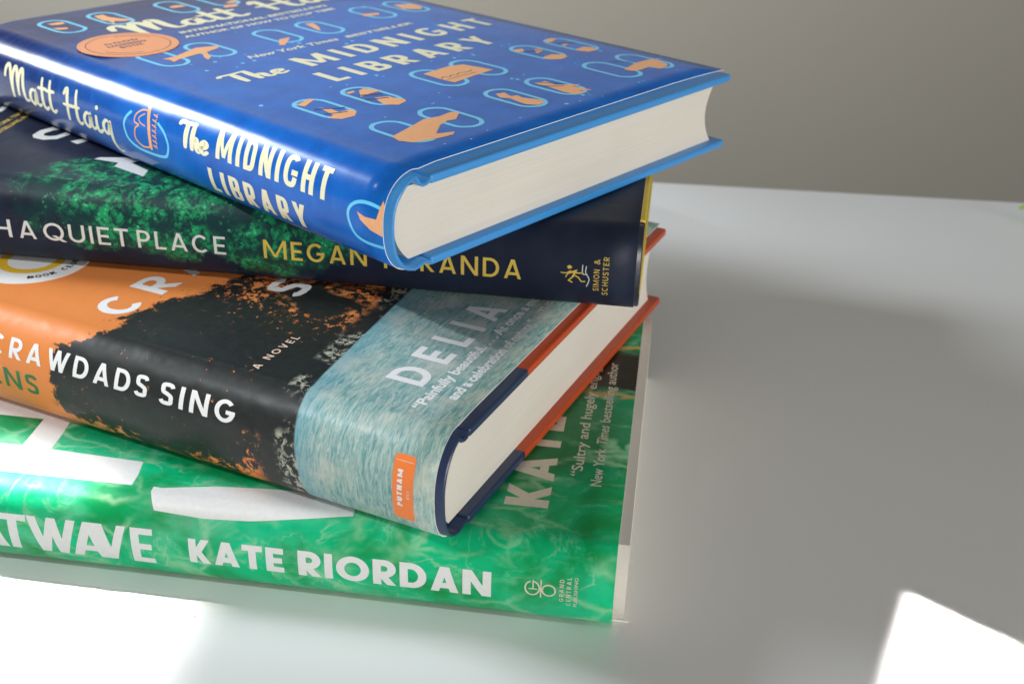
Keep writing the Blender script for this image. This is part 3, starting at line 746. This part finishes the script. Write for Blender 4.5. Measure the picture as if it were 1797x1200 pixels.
# round orange seal stuck on the blue jacket
sa = Art(); c0 = (23.6, 162.8)
def disc_obj(name, c, r, prof, mats, art, parent):
    bm = bmesh.new(); uvl = bm.loops.layers.uv.new('art')
    ring = [bm.verts.new(((c[0]+r*math.cos(k*math.pi/32))*MM, (c[1]+r*math.sin(k*math.pi/32))*MM, (prof.T+.12)*MM)) for k in range(64)]
    low = [bm.verts.new((q.co.x, q.co.y, (prof.T-.04)*MM)) for q in ring]
    bm.faces.new(ring)
    for k in range(64): bm.faces.new((low[k], low[(k+1) % 64], ring[(k+1) % 64], ring[k]))
    for pts, mi, lift in art.items:
        vs = [bm.verts.new((x*MM, y*MM, (prof.T+.15+lift)*MM)) for x, y in pts]
        try: f = bm.faces.new(vs); f.material_index = mi
        except ValueError: pass
    bmesh.ops.triangulate(bm, faces=[f for f in bm.faces if len(f.verts) > 4])
    bmesh.ops.recalc_face_normals(bm, faces=[f for f in bm.faces])
    return mesh_obj(name, bm, mats, parent)
def circ(c, r, n=64): return [(c[0]+r*math.cos(2*math.pi*k/n), c[1]+r*math.sin(2*math.pi*k/n)) for k in range(n)]
sa.line(circ(c0, 14.2), .3, 1, closed=True); sa.line(circ(c0, 16.4), .3, 2, closed=True)
for k, (w_, y_) in enumerate(((13, 166.2), (15, 162.6), (9, 159.4))):
    S, w = caps_text(('GOOD', 'MORNING', 'BOOK')[k], .16, .8); sa.text(S, w, 1, (23.6-w_/2, y_), w_, 2.2)
sa.line(arc(c0[0], c0[1], 12, 12, 200, 260, 14), .35, 1); sa.line(arc(c0[0], c0[1], 12, 12, 20, 80, 14), .35, 1)
disc_obj('seal_sticker', c0, 17.0, pf, [I_MEDAL, I_NAVY, I_ORANGE], sa, R1)

# ================================================================== SECOND BOOK (dark forest)
L, W, T, bu = 245.0, 157.0, 27.3, 6.0
pf = Profile(W, T, bu, 5, 2.4, hinge=(7.5, .6)); A0 = pf.ac; art = Art()
PL, GO = 2, 3
for w_, y0, ln in (('SUCH', 233, 24.5), ('A', 194.8, 5.6), ('QUIET', 186.6, 28), ('PLACE', 155.8, 28.4)):
    if w_ == 'SUCH': fit(art, *caps_text('SUCH', .135, 1, .22), PL, (A0-3.6, 225.5), 28.2, 6.0, DOWN)
    else: fit(art, *caps_text(w_, .135, 1, .22), PL, (A0-3.6, y0), ln, 6.0, DOWN)
fit(art, *caps_text('MEGAN', .145, 1, .22), GO, (A0-3.6, 115.3), 32.4, 6.2, DOWN)
fit(art, *caps_text('MIRANDA', .145, 1, .22), GO, (A0-3.7, 77.6), 42.0, 6.3, DOWN)
for k in ('C', 'slab', 'A', 'cor'): art.poly(P2[k], PL)
font(art, 'NEW YORK TIMES', GO, (38, 228), 30, 1.9, bold=.02); font(art, 'BESTSELLING AUTHOR', GO, (38, 224.2), 34, 1.9, bold=.02)
fit(art, *caps_text('SIMON', .14, .9, .26), GO, (A0-5.6, 12.2), 7.2, 1.75); fit(art, *caps_text('&', .14, .9, .26), GO, (A0+3.2, 12.2), 1.5, 1.75)
fit(art, *caps_text('SCHUSTER', .14, .9, .26), GO, (A0-7.0, 9.5), 12.6, 1.75)
sh = lambda pts: [(A0+a, y) for a, y in pts]
art.line(sh(P2['sower'][:4]), .34, GO); art.line(sh(P2['sower'][4:8]), .6, GO, lift=.02); art.line(sh(P2['sower'][7:]), .4, GO, lift=.03)
art.line(sh(P2['sower2']), .42, GO, lift=.04); art.line(sh(P2['sower3']), .38, GO, lift=.05)
art.line(spline(sh(P2['g1']), 4), .28, PL); art.line(spline(sh(P2['g2']), 4), .28, PL)
art.poly(sh([(1.9, 22.0), (2.4, 21.2), (1.9, 20.4), (1.3, 20.6), (1.2, 21.6)]), GO, .02)
R2 = root('hardcover_book', .1282, .0382, .3313, ZB[2], 'dark navy hardcover with green forest and gold lettering, directly under the blue book')
hardcover(R2, L, W, T, bu, pf, [M_FOREST, PAPER, I_PALE, I_GOLD], art, M_BLACKCLOTH, M_YELLOW, 4.0, 1.6,
          lambda a, y: .15*math.sin(a*.05))

# ================================================================== THIRD BOOK (marsh)
L, W, T, bu = 236.0, 162.4, 31.66, 6.0
pf = Profile(W, T, bu, 5, 2.4, hinge=(7.5, .4), shoulder=(7.5, 2.1)); A0 = pf.ac; art = Art()
WH, GN, BX, PE = 2, 3, 4, 5
fit(art, *caps_text('CRAWDADS', .19, 1, .34), WH, (13.9, 117.9), 134, 12.7)
fit(art, *caps_text('SING', .19, 1, .34), WH, (50, 80.3), 54, 13.2)
fit(art, *caps_text('DELIA', .19, 1, .42), WH, (19.2, 19.9), 53.5, 11.6)
fit(art, *caps_text('OWENS', .19, 1, .42), WH, (82, 19.9), 62, 11.6)
fit(art, *caps_text('A NOVEL', .17, 1, .36, space=.6), PE, (7.4, 64.6), 20.4, 2.5)
font(art, '\u201cPainfully beautiful. . . . At once a murder', WH, (9.2, 14.6), 84.5, 3.1, bold=.035)
font(art, 'and a celebration of nature.\u201d \u2014THE', WH, (17.2, 8.7), 67, 3.1, bold=.035)
fit(art, *caps_text('CRAWDADS', .175, .95, .25), WH, (A0+4.2, 152.8), 58.8, 6.2, DOWN)
fit(art, *caps_text('SING', .175, .95, .25), WH, (A0+4.0, 89.4), 25.2, 6.3, DOWN)
fit(art, *caps_text('THE', .175, .95, .25), WH, (A0+4.2, 178), 20, 6.2, DOWN)
fit(art, *caps_text('OWENS', .17, 1, .24), GN, (A0-5.9, 174.5), 39.8, 6.6, DOWN)
bx = []
for cx, cy, a in ((8.4, 13.6, 0), (-8.8, 13.6, 90), (-8.8, 9.9, 180), (8.4, 9.9, 270)): bx += [(A0+cx+1.2*math.cos(math.radians(a+q)), cy+1.2*math.sin(math.radians(a+q))) for q in (0, 30, 60, 90)]
art.poly(bx, BX)
fit(art, *caps_text('PUTNAM', .24, .8, .2), WH, (A0-5.2, 11.9), 10.8, 1.5, lift=.03)
fit(art, *caps_text('EST', .2, .9, .2), PE, (A0-2.4, 9.8), 2.6, .75, lift=.03)
art.line([(A0+7.9, 9.2), (A0+7.9, 14.2)], .2, PE, lift=.03)
R3 = root('hardcover_book', .4305, -.0136, .2552, ZB[1], 'hardcover with orange sky, black trees and teal water jacket, third from the top')
hardcover(R3, L, W, T, bu, pf, [M_MARSH, PAPER, I_WHITE, I_GREEN, I_BOX, I_PEACH], art, M_NAVYCLOTH, M_RED, 4.0, 2.6,
          lambda a, y: -.3*max(0, (a-130)/33)**2*(1 if a > 130 else 0), zone=44.0, gap=1.6)
sa = Art(); c0 = (32.4, 171.0)
sa.poly(circ(c0, 10.6), 1)
sa.poly(circ(c0, 7.6), 0, .03)
for k, ch in enumerate('BOOKCLUB'):                   # lettering round the lower rim
    ang = math.radians(222+9.5*k+(8 if k > 3 else 0)); S, w = caps_text(ch, .2, .9)
    o = (c0[0]+14.9*math.cos(ang), c0[1]+14.9*math.sin(ang)); d = (-math.sin(ang), math.cos(ang))
    sa.text(S, w, 2, (o[0]-d[0]*.9, o[1]-d[1]*.9), 1.9, 2.0, d, .02)
disc_obj('seal_sticker', c0, 18.2, pf, [I_WHITE, I_YELLOW, I_BLACK], sa, R3)

# ================================================================== BOTTOM BOOK (green paperback)
L, W, T, bu = 210.0, 140.0, 25.95, 4.5
pf = Profile(W, T, bu, 3.5, 2.3, zlo=.1); A0 = pf.ac; art = Art()
WV, BE = 2, 3
art.poly([(4.6, 135.2), (10, 135.6), (16.2, 136.8), (17.4, 160), (18.2, 174), (17.4, 205), (5, 204), (4.7, 174)], WV)
art.poly([(18.0, 174.6), (17.7, 165.6), (25, 166.0), (32.4, 167), (32.8, 175.5), (25, 175)], WV, .02)
art.poly([(32.4, 137), (43, 136), (44, 206), (33, 205)], WV)
wa = [(A0+16.3, 128.8), (A0+10.7, 126.3), (A0+9.9, 112), (A0+10.6, 99), (A0+11.5, 92.7), (A0+13.2, 82), (A0+15.2, 71.4)]
wb = [(A0+18.6, 129), (4.8, 126.5), (8.2, 112), (9.5, 99), (9.9, 92), (9.6, 82), (A0+18.5, 71.8)]
for k in range(6): art.poly([wa[k], wa[k+1], wb[k+1], wb[k]], WV)
fit(art, *caps_text('KATE', .21, .9, .14), BE, (14.4, 20.2), 49, 12.2)
fit(art, *caps_text('RIORDAN', .21, .9, .14), BE, (70, 20.2), 62, 12.2)
font(art, '\u201cSultry and hugely engaging', BE, (31.4, 12.6), 73.5, 3.2, bold=.012)
font(art, 'New York', BE, (27.2, 6.7), 20.2, 3.1, bold=.012); font(art, 'Times', BE, (49.2, 6.7), 11.4, 3.1, bold=.012, shear=.25); font(art, 'bestselling author', BE, (62.3, 6.7), 39, 3.1, bold=.012)
for ch, y0, ln in (('H', 200, 9), ('E', 189, 6.8), ('A', 181, 11.4), ('T', 171.6, 8.2), ('W', 163.2, 14.4), ('A', 150.6, 11.0), ('V', 143.8, 9.6), ('E', 133, 6.4)):
    S, w = caps_text(ch, .165, .8); fit(art, S, w, WV, (A0-6.4, y0), ln, 11.7, DOWN)
fit(art, *caps_text('KATE', .23, 1.0, .10), WV, (A0-4.1, 116.4), 26.8, 8.0, DOWN)
fit(art, *caps_text('RIORDAN', .23, 1.0, .10), WV, (A0-4.3, 85.6), 53.0, 8.3, DOWN)
sh = lambda pts: [(A0+a, y) for a, y in pts]
art.line(sh(arc(.5, 21.6, 2.2, 1.9, 20, 340, 20)), .42, BE); art.line(sh([(3.0, 21.4), (.3, 21.4)]), .36, BE, lift=.02); art.line(sh([(.3, 22.4), (.3, 20.4)]), .36, BE, lift=.03)
art.line(sh([(3.2, 19.3), (-2.2, 19.3)]), .36, BE); art.line(sh(circ((.2, 17.2), 1.75, 24)), .42, BE, closed=True)
fit(art, *caps_text('GRAND', .15, .9, .34), BE, (A0-3.0, 13.2), 7.2, 1.2); fit(art, *caps_text('CENTRAL', .15, .9, .34), BE, (A0-4.2, 11.3), 9.2, 1.2)
font(art, 'PUBLISHING', BE, (A0-4.5, 9.6), 9.6, .9, bold=.01)
R4 = root('paperback_book', .1321, .0292, .2548, ZB[0], 'thick green watery paperback with white lettering at the bottom of the stack')
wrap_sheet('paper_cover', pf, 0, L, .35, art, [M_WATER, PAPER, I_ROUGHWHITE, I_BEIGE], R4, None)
pb = []
for k in range(25):
    a = -1+2*k/24; pb.append((2.6-(bu+1.2)*(1-abs(a)**2.3)*.93, T/2+(T/2-.6)*a))
pb += [(W-1.2, T-.6), (W-1.2, .6)]
prism('page_block', pb, -3.0, L-.8, M_PAGES2, R4, smooth=True)
prism('back_cover', [(2.0, .06), (W, .06), (W, .55), (2, .55)], -4.4, -.02, PAPER, R4)

# ------------------------------------------------------------------ leaf at the right edge of the table
t = NT('fresh_leaf'); v = t.obj()
M_LEAF = t.fin(t.mix(t.noise(v, 120, 4), (.24, .44, .012), (.38, .58, .03)), .4)
pr = bpy.data.objects.new('plant_leaf', None); COL.objects.link(pr)
pr.location = (.2515, .562, .0); pr.rotation_euler = (0, 0, math.radians(150))
tag(pr, 'small bright green leaf at the right edge of the table', 'leaf')
bm = bmesh.new(); G = []
for i in range(13):
    u = i/12; row = []
    for j in range(-3, 4):
        w = 5.2*math.sin(math.pi*min(1, u*.96+.04))**.8*(1-.25*u); q = j/3
        row.append(bm.verts.new(((u*15-12)*MM, q*w*MM, (1.6+7.0*math.sin(u*2.2)+1.0*q*q)*MM)))
    G.append(row)
for a, b in zip(G, G[1:]):
    for j in range(6): bm.faces.new((a[j], b[j], b[j+1], a[j+1])).smooth = True
lf = mesh_obj('blade', bm, M_LEAF, pr)
md = lf.modifiers.new('thickness', 'SOLIDIFY'); md.thickness = .0006
bm = bmesh.new(); G = []
for i in range(8):
    u = i/7; c = Vector((-12-22*u, 2*u*u, 2.6*(1-u)+.9)); r = .8
    G.append([bm.verts.new(((c.x)*MM, (c.y+r*math.cos(k*math.pi/4))*MM, (c.z+r*math.sin(k*math.pi/4))*MM)) for k in range(8)])
for a, b in zip(G, G[1:]):
    for k in range(8): bm.faces.new((a[k], b[k], b[(k+1) % 8], a[(k+1) % 8])).smooth = True
mesh_obj('stem', bm, M_LEAF, pr)
